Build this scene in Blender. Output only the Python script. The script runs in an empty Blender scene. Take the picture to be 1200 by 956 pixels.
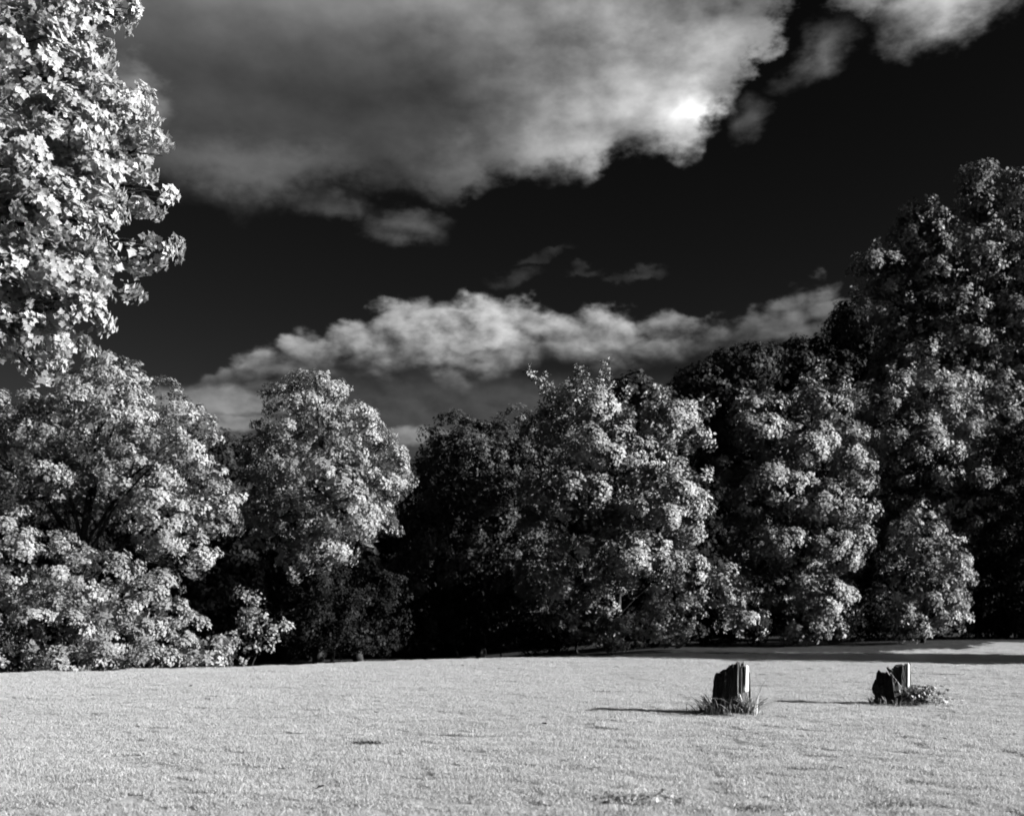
import bpy, bmesh, math, random
import numpy as np
from mathutils import Vector, Matrix

# ------------------------------------------------------------------ camera
SC = bpy.context.scene
COL = SC.collection
F, CX, HZ, EYE = 1300.0, 600.0, 715.0, 1.62      # focal length, centre column and horizon row of the 1200 x 956 photograph
cam_data = bpy.data.cameras.new('camera')
cam = bpy.data.objects.new('camera', cam_data)
COL.objects.link(cam)
cam.location = (0, 0, EYE)
cam.rotation_euler = (math.radians(90), 0, 0)
cam_data.sensor_width = 36
cam_data.lens = 36 * F / 1200
cam_data.shift_y = (HZ - 478) / 1200              # rising front of a view camera
cam_data.clip_end = 6000
cam_data.dof.use_dof = True
cam_data.dof.focus_distance = 16.5
cam_data.dof.aperture_fstop = 1.5
SC.camera = cam

SC.view_settings.view_transform = 'Standard'
SC.view_settings.look = 'None'
SC.view_settings.exposure = 0.75
SC.view_settings.gamma = 1.0
SC.cycles.max_bounces = 6
SC.cycles.diffuse_bounces = 0
SC.cycles.transmission_bounces = 1
SC.cycles.filter_width = 1.8
SC.cycles.use_denoising = True

# ------------------------------------------------------------------ sun
SUN_AZ, SUN_EL = math.radians(105), math.radians(18.0)   # azimuth clockwise from the view direction (+Y)
TO_SUN = Vector((math.sin(SUN_AZ) * math.cos(SUN_EL), math.cos(SUN_AZ) * math.cos(SUN_EL), math.sin(SUN_EL)))
sun_data = bpy.data.lights.new('sun', 'SUN')
sun_data.energy = 4.6
sun_data.angle = math.radians(0.5)
sun_data.color = (1, 1, 1)                         # black-and-white infrared picture: everything is neutral
sun = bpy.data.objects.new('sun', sun_data)
COL.objects.link(sun)
sun.rotation_euler = (-TO_SUN).to_track_quat('-Z', 'Y').to_euler()
sun.location = (40, -20, 40)

# ------------------------------------------------------------------ world: clear infrared sky and clouds by direction
world = bpy.data.worlds.new('World')
SC.world = world
world.use_nodes = True
WT = world.node_tree
WT.nodes.clear()
SKY_STRENGTH = 0.05


class NT:
    """small arithmetic helper round a node tree"""
    def __init__(s, t):
        s.t = t

    def new(s, typ, **kw):
        n = s.t.nodes.new(typ)
        for k, v in kw.items():
            setattr(n, k, v)
        return n

    def put(s, sock, v):
        if isinstance(v, bpy.types.NodeSocket):
            s.t.links.new(v, sock)
        elif v is not None:
            sock.default_value = v

    def m(s, op, a, b=None, c=None, clamp=False):
        n = s.new('ShaderNodeMath', operation=op)
        n.use_clamp = clamp
        s.put(n.inputs[0], a)
        s.put(n.inputs[1], b)
        s.put(n.inputs[2], c)
        return n.outputs[0]

    def add(s, a, b): return s.m('ADD', a, b)
    def sub(s, a, b): return s.m('SUBTRACT', a, b)
    def mul(s, a, b): return s.m('MULTIPLY', a, b)
    def mx(s, a, b): return s.m('MAXIMUM', a, b)

    def v(s, op, a, b=None):
        n = s.new('ShaderNodeVectorMath', operation=op)
        s.put(n.inputs[0], a)
        s.put(n.inputs[1], b)
        return n.outputs[0]

    def step(s, x, lo, hi, a=0.0, b=1.0):
        n = s.new('ShaderNodeMapRange', interpolation_type='SMOOTHSTEP')
        s.put(n.inputs['Value'], x)
        s.put(n.inputs['From Min'], lo)
        s.put(n.inputs['From Max'], hi)
        s.put(n.inputs['To Min'], a)
        s.put(n.inputs['To Max'], b)
        return n.outputs[0]

    def mix(s, f, a, b):
        return s.add(s.mul(a, s.sub(1.0, f)), s.mul(b, f))

    def noise(s, vec, scale, detail=4.0, rough=0.55, color=False, dist=0.0):
        n = s.new('ShaderNodeTexNoise')
        s.put(n.inputs['Vector'], vec)
        n.inputs['Scale'].default_value = scale
        n.inputs['Detail'].default_value = detail
        n.inputs['Roughness'].default_value = rough
        n.inputs['Distortion'].default_value = dist
        return n.outputs['Color' if color else 'Fac']

    def curve(s, x, pts):
        """piecewise curve through (x, y) points, both already within 0..1"""
        n = s.new('ShaderNodeFloatCurve')
        c = n.mapping.curves[0]
        pts = sorted(pts)
        c.points[0].location = pts[0]
        c.points[1].location = pts[-1]
        for p in pts[1:-1]:
            c.points.new(*p)
        for p in c.points:
            p.handle_type = 'AUTO'
        n.mapping.extend = 'HORIZONTAL'
        n.mapping.update()
        n.inputs['Factor'].default_value = 1.0
        s.put(n.inputs['Value'], x)
        return n.outputs[0]


def azel(px, py):
    az = math.atan((px - CX) / F)
    return az, math.atan((HZ - py) / F * math.cos(az))


W = NT(WT)
A0, A1, E0, E1 = -0.7, 0.7, -0.1, 0.9
gen = W.new('ShaderNodeTexCoord').outputs['Generated']
dirn = W.v('NORMALIZE', gen)
sep = W.new('ShaderNodeSeparateXYZ')
W.put(sep.inputs[0], dirn)
az0 = W.m('ARCTAN2', sep.outputs[0], sep.outputs[1])
el0 = W.m('ARCSINE', sep.outputs[2])
# billow: warp the coordinates with noise of the direction, stretched along the horizon
stretch = W.v('MULTIPLY', dirn, (1.0, 1.0, 1.7))
wn = W.new('ShaderNodeSeparateXYZ')
W.put(wn.inputs[0], W.noise(stretch, 7.0, 7.0, 0.58, True))
wx, wy = W.sub(wn.outputs[0], 0.5), W.sub(wn.outputs[1], 0.5)
wf = W.new('ShaderNodeSeparateXYZ')
W.put(wf.inputs[0], W.noise(stretch, 26.0, 6.0, 0.62, True))
fx, fy = W.sub(wf.outputs[0], 0.5), W.sub(wf.outputs[1], 0.5)
az = W.add(az0, W.add(W.mul(wx, 0.11), W.mul(fx, 0.055)))
el = W.add(el0, W.add(W.mul(wy, 0.075), W.mul(fy, 0.045)))


def edge(pts, x):
    q = []
    for px, py in pts:
        a, e = azel(px, py)
        q.append(((a - A0) / (A1 - A0), (e - E0) / (E1 - E0)))
    c = W.curve(W.m('MULTIPLY_ADD', x, 1 / (A1 - A0), -A0 / (A1 - A0)), q)
    return W.m('MULTIPLY_ADD', c, E1 - E0, E0)


def blob(px, py, rx, ry, x, y, tilt=0.0):
    """soft ellipse in the sky: 1 at the centre, 0 at the rim"""
    a, e = azel(px, py)
    k = math.cos(a) ** 2
    ca, sa = math.cos(math.radians(tilt)), math.sin(math.radians(tilt))
    X, Y = W.sub(x, a), W.sub(y, e)
    U = W.mul(W.add(W.mul(X, ca), W.mul(Y, sa)), F / rx / k)
    V = W.mul(W.sub(W.mul(Y, ca), W.mul(X, sa)), F / ry / k)
    r2 = W.add(W.mul(U, U), W.mul(V, V))
    return W.m('SUBTRACT', 1.0, W.m('SQRT', r2), clamp=True)


def sm(x):
    return W.step(x, 0.0, 1.0)


# the clear sky: only the deep red end of the daylight sky reaches infrared film
nish = W.new('ShaderNodeTexSky', sky_type='NISHITA')
nish.sun_disc = False
nish.sun_elevation = SUN_EL
nish.sun_rotation = SUN_AZ
nish.altitude = 200
nish.dust_density = 0.6
sr = W.new('ShaderNodeSeparateColor')
W.put(sr.inputs[0], nish.outputs[0])
clear = W.mul(W.m('POWER', W.mul(sr.outputs[0], 0.16), 2.4), 2.7)

inv = 1.0 / SKY_STRENGTH
# large cloud over the top of the view
low_a = edge([(-300, 250), (60, 250), (190, 235), (270, 262), (340, 250), (430, 238), (490, 225), (545, 244),
              (575, 212), (615, 208), (655, 226), (700, 222), (730, 196), (775, 184), (815, 196), (840, 168),
              (862, 142), (885, 116), (902, 66), (932, 0), (975, -130), (1060, -330), (1200, -430)], az)
soft_a = W.step(az0, azel(300, 0)[0], azel(600, 0)[0], 0.045, 0.026)
da = W.step(W.sub(el, low_a), -0.003, soft_a)
da = W.mul(da, W.mul(W.step(el, 0.84, 0.60), W.mul(W.step(az, -1.05, -0.6), W.step(az, 1.3, 0.9))))   # unseen part cut short overhead and sideways to keep ground shadows dark
relief_n = W.noise(stretch, 9.0, 6.0, 0.55)
relief_o = W.noise(W.v('ADD', stretch, (0.020, -0.006, 0.026)), 9.0, 6.0, 0.55)
relief = W.mul(W.sub(relief_n, relief_o), 4.0)
xw, yw = W.add(az0, W.add(W.mul(wx, 0.09), W.mul(fx, 0.05))), W.add(el0, W.add(W.mul(wy, 0.08), W.mul(fy, 0.045)))
la = W.add(0.040, W.mul(W.step(el0, azel(500, 130)[1], azel(600, -30)[1]), 0.095))
for (px, py, rx, ry, g, tl) in [(830, 128, 40, 66, 0.24, 25), (800, 156, 90, 46, 0.26, 30), (770, 125, 190, 120, 0.26, 30), (690, 100, 170, 120, 0.11, 0),
                                (620, 190, 180, 60, 0.07, 8), (330, 205, 240, 45, 0.045, -4), (168, 108, 55, 38, 0.13, -20),
                                (850, 50, 90, 60, 0.10, 0), (640, -20, 420, 70, 0.035, 0)]:
    la = W.add(la, W.mul(sm(blob(px, py, rx, ry, xw, yw, tl)), g))
tex_a = W.step(az0, azel(350, 0)[0], azel(680, 0)[0], 0.25, 0.75)
la = W.mul(la, W.add(1.0, W.mul(relief, tex_a)))
la = W.mul(la, W.m('MULTIPLY_ADD', W.sub(relief_n, 0.5), 0.6, 0.90))
# bright cloud at the upper right with shreds between
db = W.mx(W.mx(blob(1095, -8, 120, 78, az, el, 6), blob(1010, -8, 60, 40, az, el, 0)), W.mul(blob(950, 70, 60, 40, az, el, 40), 0.3))
db = W.step(db, 0.04, 0.75)
lb = W.mul(W.add(0.20, W.mul(sm(blob(1120, 8, 110, 55, xw, yw)), 0.25)), W.m('MULTIPLY_ADD', relief, 0.7, 1.0))
# the long bank above the trees
top_c = edge([(150, 470), (215, 452), (245, 425), (290, 398), (350, 384), (400, 368), (450, 347), (490, 338), (540, 344),
              (600, 336), (645, 355), (700, 352), (780, 352), (850, 368), (900, 343), (950, 324), (992, 330), (1030, 420), (1100, 470)], W.add(az0, W.add(W.mul(wx, 0.05), W.mul(fx, 0.035))))
bot_c = edge([(150, 450), (225, 452), (300, 458), (400, 438), (480, 434), (530, 452), (575, 442), (640, 418), (720, 428),
              (800, 412), (880, 402), (960, 408), (1030, 400), (1100, 380)], W.add(az0, W.mul(fx, 0.03)))
elc = W.add(el0, W.add(W.mul(wy, 0.022), W.mul(fy, 0.030)))
dc = W.mul(W.step(W.sub(top_c, elc), -0.002, 0.018), W.step(W.sub(elc, bot_c), -0.006, 0.022))
def billow(vec, scale):
    n = W.new('ShaderNodeTexVoronoi', feature='F1')
    n.inputs['Scale'].default_value = scale
    n.inputs['Detail'].default_value = 1.0
    n.inputs['Roughness'].default_value = 0.55
    W.put(n.inputs['Vector'], vec)
    return W.m('SUBTRACT', 1.0, n.outputs['Distance'])


warped = W.v('ADD', stretch, W.v('MULTIPLY', W.noise(stretch, 18.0, 5.0, 0.6, True), (0.055, 0.055, 0.055)))
bn = billow(warped, 26.0)
bo = billow(W.v('ADD', warped, (0.008, -0.003, 0.011)), 26.0)
rf = W.sub(W.noise(stretch, 34.0, 6.0, 0.6), W.noise(W.v('ADD', stretch, (0.006, -0.002, 0.009)), 34.0, 6.0, 0.6))
relc = W.add(W.mul(W.sub(bn, bo), 1.1), W.mul(rf, 1.8))
top_c = W.add(top_c, W.mul(W.sub(bn, 0.46), 0.018))
bot_c = W.sub(bot_c, W.m('MULTIPLY_ADD', W.sub(bn, 0.40), 0.010, 0.005))
dc = W.mul(W.step(W.sub(top_c, elc), -0.002, 0.012), W.step(W.sub(elc, bot_c), -0.008, 0.018))
lc = W.add(0.075, W.mul(sm(blob(590, 385, 330, 85, xw, yw, 3)), 0.16))
lc = W.add(lc, W.mul(sm(blob(330, 400, 150, 45, xw, yw, 8)), 0.06))
lc = W.mul(lc, W.m('MULTIPLY_ADD', relc, 1.0, 1.0))
lc = W.mul(lc, W.m('MULTIPLY_ADD', W.step(W.sub(elc, bot_c), 0.0, 0.05), 0.55, 0.55))   # darker underside
# small puffs and the pale strips close to the horizon
puffs = None
for (px, py, rx, ry, g, tl) in [(478, 266, 62, 26, 0.75, 0), (604, 326, 46, 12, 0.34, 12), (640, 302, 44, 7, 0.2, 8),
                                (690, 322, 26, 6, 0.25, 0), (880, 140, 34, 26, 0.6, 35), (455, 270, 40, 20, 0.5, 0),
                                (400, 242, 60, 18, 0.5, 0), (745, 322, 40, 8, 0.35, 5)]:
    b = W.mul(W.step(blob(px, py, rx, ry, W.add(az0, W.add(W.mul(wx, 0.03), W.mul(fx, 0.05))), W.add(el0, W.add(W.mul(wy, 0.02), W.mul(fy, 0.035))), tl), 0.0, 0.8), g)
    puffs = b if puffs is None else W.mx(puffs, b)
strips = None
for (px, py, rx, ry, g, tl) in [(255, 470, 120, 22, 0.85, 0), (240, 492, 120, 14, 0.8, 0), (480, 512, 90, 16, 0.85, 0),
                                (140, 505, 200, 20, 0.6, 0), (560, 490, 420, 60, 0.16, 0)]:
    b = W.mul(W.step(blob(px, py, rx, ry, W.add(az0, W.mul(fx, 0.04)), W.add(el0, W.mul(fy, 0.022)), tl), 0.0, 0.6), g)
    strips = b if strips is None else W.mx(strips, b)
rad = clear
for dens, lum in [(strips, W.mul(W.m('MULTIPLY_ADD', relc, 0.5, 1.0), 0.17)), (puffs, W.mul(W.m('MULTIPLY_ADD', relc, 0.8, 1.0), 0.055)),
                  (dc, lc), (db, lb), (da, la)]:
    rad = W.mix(dens, rad, W.mul(lum, inv))
comb = W.new('ShaderNodeCombineColor')
for i in range(3):
    W.put(comb.inputs[i], rad)
bg = W.new('ShaderNodeBackground')
W.put(bg.inputs['Color'], comb.outputs[0])
bg.inputs['Strength'].default_value = SKY_STRENGTH
wo = W.new('ShaderNodeOutputWorld')
WT.links.new(bg.outputs[0], wo.inputs[0])
world.cycles.sampling_method = 'MANUAL'
world.cycles.sample_map_resolution = 256


# ------------------------------------------------------------------ materials
def material(name):
    m = bpy.data.materials.new(name)
    m.use_nodes = True
    t = m.node_tree
    t.nodes.clear()
    return m, NT(t)


def grey(N, val):
    c = N.new('ShaderNodeCombineColor')
    for i in range(3):
        N.put(c.inputs[i], val)
    return c.outputs[0]


def leaf_material(name, lo, hi, trans=0.28, gloss=0.06, rough=0.45, patchy=0.0):
    m, N = material(name)
    at = N.new('ShaderNodeAttribute', attribute_name='tone').outputs['Fac']
    val = N.m('MULTIPLY_ADD', at, hi - lo, lo)
    if patchy:                                   # paler and duller patches of turf, from a hand's breadth to a few metres
        gp = N.new('ShaderNodeNewGeometry').outputs['Position']
        pn = N.add(N.mul(N.noise(gp, 0.55, 5.0, 0.65), 0.6), N.mul(N.noise(gp, 4.0, 3.0, 0.6), 0.4))
        val = N.mul(val, N.step(pn, 0.36, 0.56, 1.0 - patchy, 1.0))
    c = grey(N, val)
    d = N.new('ShaderNodeBsdfDiffuse'); N.put(d.inputs['Color'], c)
    tr = N.new('ShaderNodeBsdfTranslucent'); N.put(tr.inputs['Color'], c)
    g = N.new('ShaderNodeBsdfGlossy'); g.inputs['Roughness'].default_value = rough
    g.inputs['Color'].default_value = (0.8, 0.8, 0.8, 1)
    m1 = N.new('ShaderNodeMixShader'); m1.inputs[0].default_value = trans
    N.t.links.new(d.outputs[0], m1.inputs[1]); N.t.links.new(tr.outputs[0], m1.inputs[2])
    m2 = N.new('ShaderNodeMixShader'); m2.inputs[0].default_value = gloss
    N.t.links.new(m1.outputs[0], m2.inputs[1]); N.t.links.new(g.outputs[0], m2.inputs[2])
    o = N.new('ShaderNodeOutputMaterial')
    N.t.links.new(m2.outputs[0], o.inputs[0])
    return m


def rough_material(name, lo, hi, scale=(1, 1, 1), nscale=6.0, bump=0.4, rough=0.9, dist=0.05):
    m, N = material(name)
    tc = N.new('ShaderNodeTexCoord').outputs['Object']
    p = N.v('MULTIPLY', tc, scale)
    n = N.noise(p, nscale, 6.0, 0.62)
    val = N.step(n, 0.3, 0.7, lo, hi)
    b = N.new('ShaderNodeBsdfPrincipled')
    N.put(b.inputs['Base Color'], grey(N, val))
    b.inputs['Roughness'].default_value = rough
    b.inputs['Specular IOR Level'].default_value = 0.15
    bp = N.new('ShaderNodeBump')
    bp.inputs['Strength'].default_value = bump
    bp.inputs['Distance'].default_value = dist
    N.put(bp.inputs['Height'], N.noise(p, nscale * 2.2, 6.0, 0.65))
    N.t.links.new(bp.outputs[0], b.inputs['Normal'])
    o = N.new('ShaderNodeOutputMaterial')
    N.t.links.new(b.outputs[0], o.inputs[0])
    return m


M_MAPLE = leaf_material('maple_leaves', 0.52, 0.92, 0.42, 0.08, 0.40)
M_BRIGHT = leaf_material('bright_leaves', 0.30, 0.58, 0.26, 0.05)
M_LAYER = leaf_material('layered_tree_leaves', 0.18, 0.62, 0.06, 0.05)
M_MID = leaf_material('mid_leaves', 0.15, 0.52, 0.06, 0.05)
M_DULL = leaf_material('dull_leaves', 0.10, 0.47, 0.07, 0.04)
M_SHADE = leaf_material('shade_toned_leaves', 0.03, 0.15, 0.08, 0.02)  # the hollow's shade is mixed into this leaf tone
M_DARK = leaf_material('shade_darkened_leaves', 0.025, 0.075, 0.06, 0.012)  # darker species, with the back rows' shade also put into their colour
M_DEEP = leaf_material('deep_shade_toned_leaves', 0.010, 0.032, 0.04, 0.008)  # near-black: deep shade of the undergrowth put into the leaf colour
M_BARK = rough_material('tree_bark', 0.035, 0.09, (1, 1, 0.25), 5.0, 0.6)
M_STUMP = rough_material('weathered_bark', 0.035, 0.19, (1, 1, 0.12), 16.0, 0.9, dist=0.03)
M_WOOD = rough_material('pale_split_wood', 0.42, 0.88, (1, 1, 0.08), 30.0, 0.35, dist=0.008)
M_GREYWOOD = rough_material('grey_split_wood', 0.10, 0.28, (1, 1, 0.08), 22.0, 0.5, dist=0.012)
M_LAWN = rough_material('lawn_thatch', 0.56, 0.74, (1, 1, 1), 3.5, 0.6)
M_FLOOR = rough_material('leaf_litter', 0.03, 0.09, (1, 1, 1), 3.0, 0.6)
M_BLADE = leaf_material('grass_blades', 0.80, 0.96, 0.45, 0.04, patchy=0.12)
M_WEED = leaf_material('weed_leaves', 0.16, 0.5, 0.2, 0.05)
M_DRYLEAF = leaf_material('fallen_leaves', 0.03, 0.08, 0.0, 0.03)
M_PALELEAF = leaf_material('bleached_leaf', 0.85, 0.95, 0.1, 0.05)


# ------------------------------------------------------------------ object helpers
def tag(o, label=None, cat=None, group=None, kind=None):
    if label: o['label'] = label
    if cat: o['category'] = cat
    if group: o['group'] = group
    if kind: o['kind'] = kind
    return o


def link(name, me, mat=None, parent=None, loc=None):
    o = bpy.data.objects.new(name, me)
    COL.objects.link(o)
    if mat is not None and me is not None and not me.materials:
        me.materials.append(mat)
    if parent is not None:
        o.parent = parent
    if loc is not None:
        o.location = loc
    return o


def empty(name, loc):
    o = bpy.data.objects.new(name, None)
    o.empty_display_size = 0.3
    COL.objects.link(o)
    o.location = loc
    return o


def np_mesh(name, verts, faces, tone=None, smooth=False):
    """verts (n,3), faces (m,k) all of one size"""
    me = bpy.data.meshes.new(name)
    n, (m, k) = len(verts), faces.shape
    me.vertices.add(n)
    me.vertices.foreach_set('co', np.ascontiguousarray(verts, dtype=np.float32).ravel())
    me.loops.add(m * k)
    me.loops.foreach_set('vertex_index', np.ascontiguousarray(faces, dtype=np.int32).ravel())
    me.polygons.add(m)
    me.polygons.foreach_set('loop_start', np.arange(0, m * k, k, dtype=np.int32))
    me.polygons.foreach_set('loop_total', np.full(m, k, dtype=np.int32))
    if smooth:
        me.polygons.foreach_set('use_smooth', np.ones(m, dtype=bool))
    me.update(calc_edges=True)
    if tone is not None:
        a = me.attributes.new('tone', 'FLOAT', 'POINT')
        a.data.foreach_set('value', np.ascontiguousarray(tone, dtype=np.float32))
    return me


def unit(a):
    return a / np.maximum(np.linalg.norm(a, axis=-1, keepdims=True), 1e-9)


def wob(p, s):
    """cheap smooth pseudo noise in about -1..1"""
    x, y, z = p[..., 0], p[..., 1], p[..., 2]
    return (np.sin(2.1 * x + 1.7 * y + s) + np.sin(2.9 * y - 1.3 * z + 2.3 * s) + np.sin(3.3 * z + 2.2 * x - 1.1 * s)
            + 0.6 * np.sin(6.1 * x - 4.7 * z + 3 * s) + 0.6 * np.sin(5.3 * y + 5.9 * z - 2 * s)) / 3.4


def at(px, py, D):
    return Vector(((px - CX) / F * D, D, EYE + (HZ - py) / F * D))


# ------------------------------------------------------------------ ground
def terrain(x, y):
    """gentle lawn that rolls over a crest in front of the trees on the left and middle"""
    x = np.asarray(x, float); y = np.asarray(y, float)
    t = np.clip((x + 14) / 14.0, 0, 1); t = t * t * (3 - 2 * t)
    crest = 27.5 + 9.0 * t                       # where the lawn starts to fall away
    w = np.clip((6.0 - x) / 10.0, 0, 1)
    over = np.clip(y - crest, 0, 14)
    z = -0.075 * over * w
    z = z + 0.05 * np.sin(x * 0.23 + 1.0) * np.sin(y * 0.19) * np.clip((60 - np.hypot(x, y)) / 30, 0, 1)
    r = np.clip((x - 11) / 10.0, 0, 1) * np.clip((y - 38) / 10, 0, 1)
    return z + 0.25 * r


def ground_z(x, y):
    return float(terrain(x, y))


def micro(x, y):
    a = np.sin(x * 5.1 + 1.3 * np.sin(y * 3.7)) * np.sin(y * 4.3 + 1.7 * np.sin(x * 2.9))
    b = np.sin(x * 1.9 + 2.1 * np.sin(y * 1.1)) * np.sin(y * 1.6 + 1.2 * np.sin(x * 1.4))
    return 0.006 * a + 0.014 * b


def sheet(name, xs, ys, lift, mat, mask=None, rough=1.0):
    X, Y = np.meshgrid(xs, ys)
    Z = terrain(X, Y) + lift + micro(X, Y) * rough * (np.abs(X) < 45) * (Y < 55) * (Y > 0)
    v = np.stack([X.ravel(), Y.ravel(), Z.ravel()], 1)
    ny, nx = X.shape
    i = (np.arange(ny - 1)[:, None] * nx + np.arange(nx - 1)[None]).ravel()
    f = np.stack([i, i + 1, i + nx + 1, i + nx], 1)
    if mask is not None:
        c = v[f].mean(1)
        f = f[mask(c[:, 0], c[:, 1])]
        used = np.unique(f)
        re = np.full(len(v), -1); re[used] = np.arange(len(used))
        v, f = v[used], re[f]
    return link(name, np_mesh(name, v, f, smooth=True), mat)


def spaced(lo, hi, step, far):
    core = np.arange(lo, hi + 1e-6, step)
    out = [step * 1.5]
    while sum(out) < far:
        out.append(out[-1] * 1.5)
    o = np.cumsum(out)
    return np.concatenate([lo - o[::-1], core, hi + o])


tag(sheet('lawn', spaced(-28, 30, 0.22, 2500), spaced(3, 56, 0.22, 2500), 0.0, M_LAWN),
    'pale sunlit mown lawn that rolls away to the edge of the wood', kind='structure')


def wood_edge(x):
    return np.interp(x, [-60, -20, -14, -9, -4, 2, 10, 15, 22, 30, 60], [24, 26, 28.5, 32, 37.8, 40.6, 41.4, 42.2, 47.5, 50, 52]) + 0.7 * np.sin(x * 1.3) + 0.4 * np.sin(x * 3.1)


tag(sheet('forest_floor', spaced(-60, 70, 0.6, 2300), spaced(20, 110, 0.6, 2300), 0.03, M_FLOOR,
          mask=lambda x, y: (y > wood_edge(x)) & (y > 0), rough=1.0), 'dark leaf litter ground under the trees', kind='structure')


# ------------------------------------------------------------------ trees
def tube(pts, radii, n=7):
    """tapered tube through points"""
    pts = [Vector(p) for p in pts]
    vs, fs = [], []
    for i, p in enumerate(pts):
        d = (pts[min(i + 1, len(pts) - 1)] - pts[max(i - 1, 0)]).normalized()
        a = d.cross(Vector((0.3, 1, 0.1))).normalized()
        b = d.cross(a)
        for k in range(n):
            t = 2 * math.pi * k / n
            vs.append(p + (a * math.cos(t) + b * math.sin(t)) * radii[i] * (1 + 0.10 * math.sin(3 * t + i)))
    for i in range(len(pts) - 1):
        for k in range(n):
            fs.append((i * n + k, i * n + (k + 1) % n, (i + 1) * n + (k + 1) % n, (i + 1) * n + k))
    return np.array([tuple(v) for v in vs]), np.array(fs)


def tube_obj(name, pts, radii, mat, parent, origin, n=7):
    v, f = tube(pts, radii, n)
    v = v - np.array(origin)
    return link(name, np_mesh(name, v, f, smooth=True), mat, parent)


def basis(nrm, rng):
    r = rng.normal(size=nrm.shape)
    u = unit(np.cross(nrm, r))
    return u, np.cross(nrm, u)


LEAF4 = (np.array([[0, 0, 0], [0.42, 0.34, 0.10], [1.0, 0, -0.04], [0.42, -0.34, 0.10]]), np.array([[0, 1, 2], [0, 2, 3]]))
# five-lobed maple leaf: stem end at the origin, lobes along +x
_half = [(0.0, 0.0), (0.02, 0.36), (0.24, 0.31), (0.40, 0.58), (0.56, 0.30), (0.98, 0.0)]
_mv = np.array([(x, y, 0.20 * abs(y) - 0.06 * x) for x, y in _half] + [(x, -y, 0.20 * abs(y) - 0.06 * x) for x, y in _half[1:-1]])
_mf = np.array([[0, 2, 1], [0, 3, 2], [0, 4, 3], [0, 5, 4], [0, 9, 5], [0, 8, 9], [0, 7, 8], [0, 6, 7]])
MAPLE = (_mv, _mf)


def leaf_frames(sp, sn, rng, k, R, size, flat=0.55, droop=0.35, axis=None, stretch=1.0):
    """k leaves on every spray (centre sp, normal sn, radius R): returns position, leaf axis, normal and size of every leaf"""
    ns = len(sp)
    u, v = basis(sn, rng)
    if axis is not None:
        u = unit(axis - sn * (axis * sn).sum(1, keepdims=True)); v = np.cross(sn, u)
    R = np.repeat(R, k)
    rr = np.sqrt(rng.random(ns * k)) * R
    th = rng.random(ns * k) * 2 * np.pi
    U, V, Nn = np.repeat(u, k, 0), np.repeat(v, k, 0), np.repeat(sn, k, 0)
    rad = U * (np.cos(th) * stretch)[:, None] + V * np.sin(th)[:, None]
    pos = np.repeat(sp, k, 0) + rad * rr[:, None] + Nn * ((-droop * rr * rr / R) + rng.normal(size=ns * k) * 0.12 * R)[:, None]
    nn = unit(Nn + rad * 0.5 * (rr / R)[:, None] + rng.normal(size=(ns * k, 3)) * flat)
    ax = unit(rad) + rng.normal(size=(ns * k, 3)) * 0.5 + np.array([0, 0, -0.25])
    ax = unit(ax - nn * (ax * nn).sum(1, keepdims=True))
    sz = size * rng.uniform(0.65, 1.3, ns * k)
    return pos, ax, nn, sz


def leaves_mesh(name, frames, shape, rng, tone=None):
    pos, ax, nn, sz = frames
    sv, sf = shape
    bi = np.cross(nn, ax)
    n = len(pos)
    P = sv * np.array([1, 1, 1])
    V = pos[:, None] + sz[:, None, None] * (P[None, :, 0:1] * ax[:, None] + P[None, :, 1:2] * bi[:, None] + P[None, :, 2:3] * nn[:, None])
    Fc = (np.arange(n) * len(sv))[:, None, None] + sf[None]
    if tone is None:
        tone = rng.random(n)
    return np_mesh(name, V.reshape(-1, 3), Fc.reshape(-1, 3), np.repeat(tone, len(sv)))


def crown_boughs(rng, lobes, dens, rb, seed=0.0, lump=0.25, zmin=0.2, deep=0.62, gap=0.8):
    """bough centres and outward directions over the skin of the crown's lobes, kept apart so that dark gaps stay between them"""
    P, Nn, Rb = [], [], []
    C = np.array([l[0] for l in lobes]); Rr = np.array([l[1] for l in lobes])
    for i, lobe in enumerate(lobes):
        c, r = np.array(lobe[0]), np.array(lobe[1])
        a = 4 * math.pi * (((r[0] * r[1]) ** 1.6 + (r[0] * r[2]) ** 1.6 + (r[1] * r[2]) ** 1.6) / 3) ** (1 / 1.6)
        want = max(4, int(a * dens * (lobe[2] if len(lobe) > 2 else 1.0)))
        d = unit(rng.normal(size=(want * 3, 3)))
        f = (1 + lump * wob(d * 2.2 + c * 0.7, seed + i)) * rng.uniform(0.55, 1.1, len(d))
        inset = np.maximum(r - rb * 0.75, r * 0.35)
        p = c + d * inset * f[:, None]
        q = np.linalg.norm((p[:, None] - C[None]) / Rr[None], axis=2)
        q[:, i] = 9
        ok = (q.min(1) > deep) & (p[:, 2] > zmin)
        got = 0
        for j in np.nonzero(ok)[0]:
            if got >= want:
                break
            rj = rb * rng.uniform(0.6, 1.35)
            if P and (np.linalg.norm((np.array(P) - p[j]) * np.array([1, 1, 1.35]), axis=1) < gap * 0.5 * (np.array(Rb) + rj)).any():
                continue
            P.append(p[j]); Nn.append(unit(d[j] / r)); Rb.append(rj); got += 1
    return np.array(P), np.array(Nn), np.array(Rb)


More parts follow.
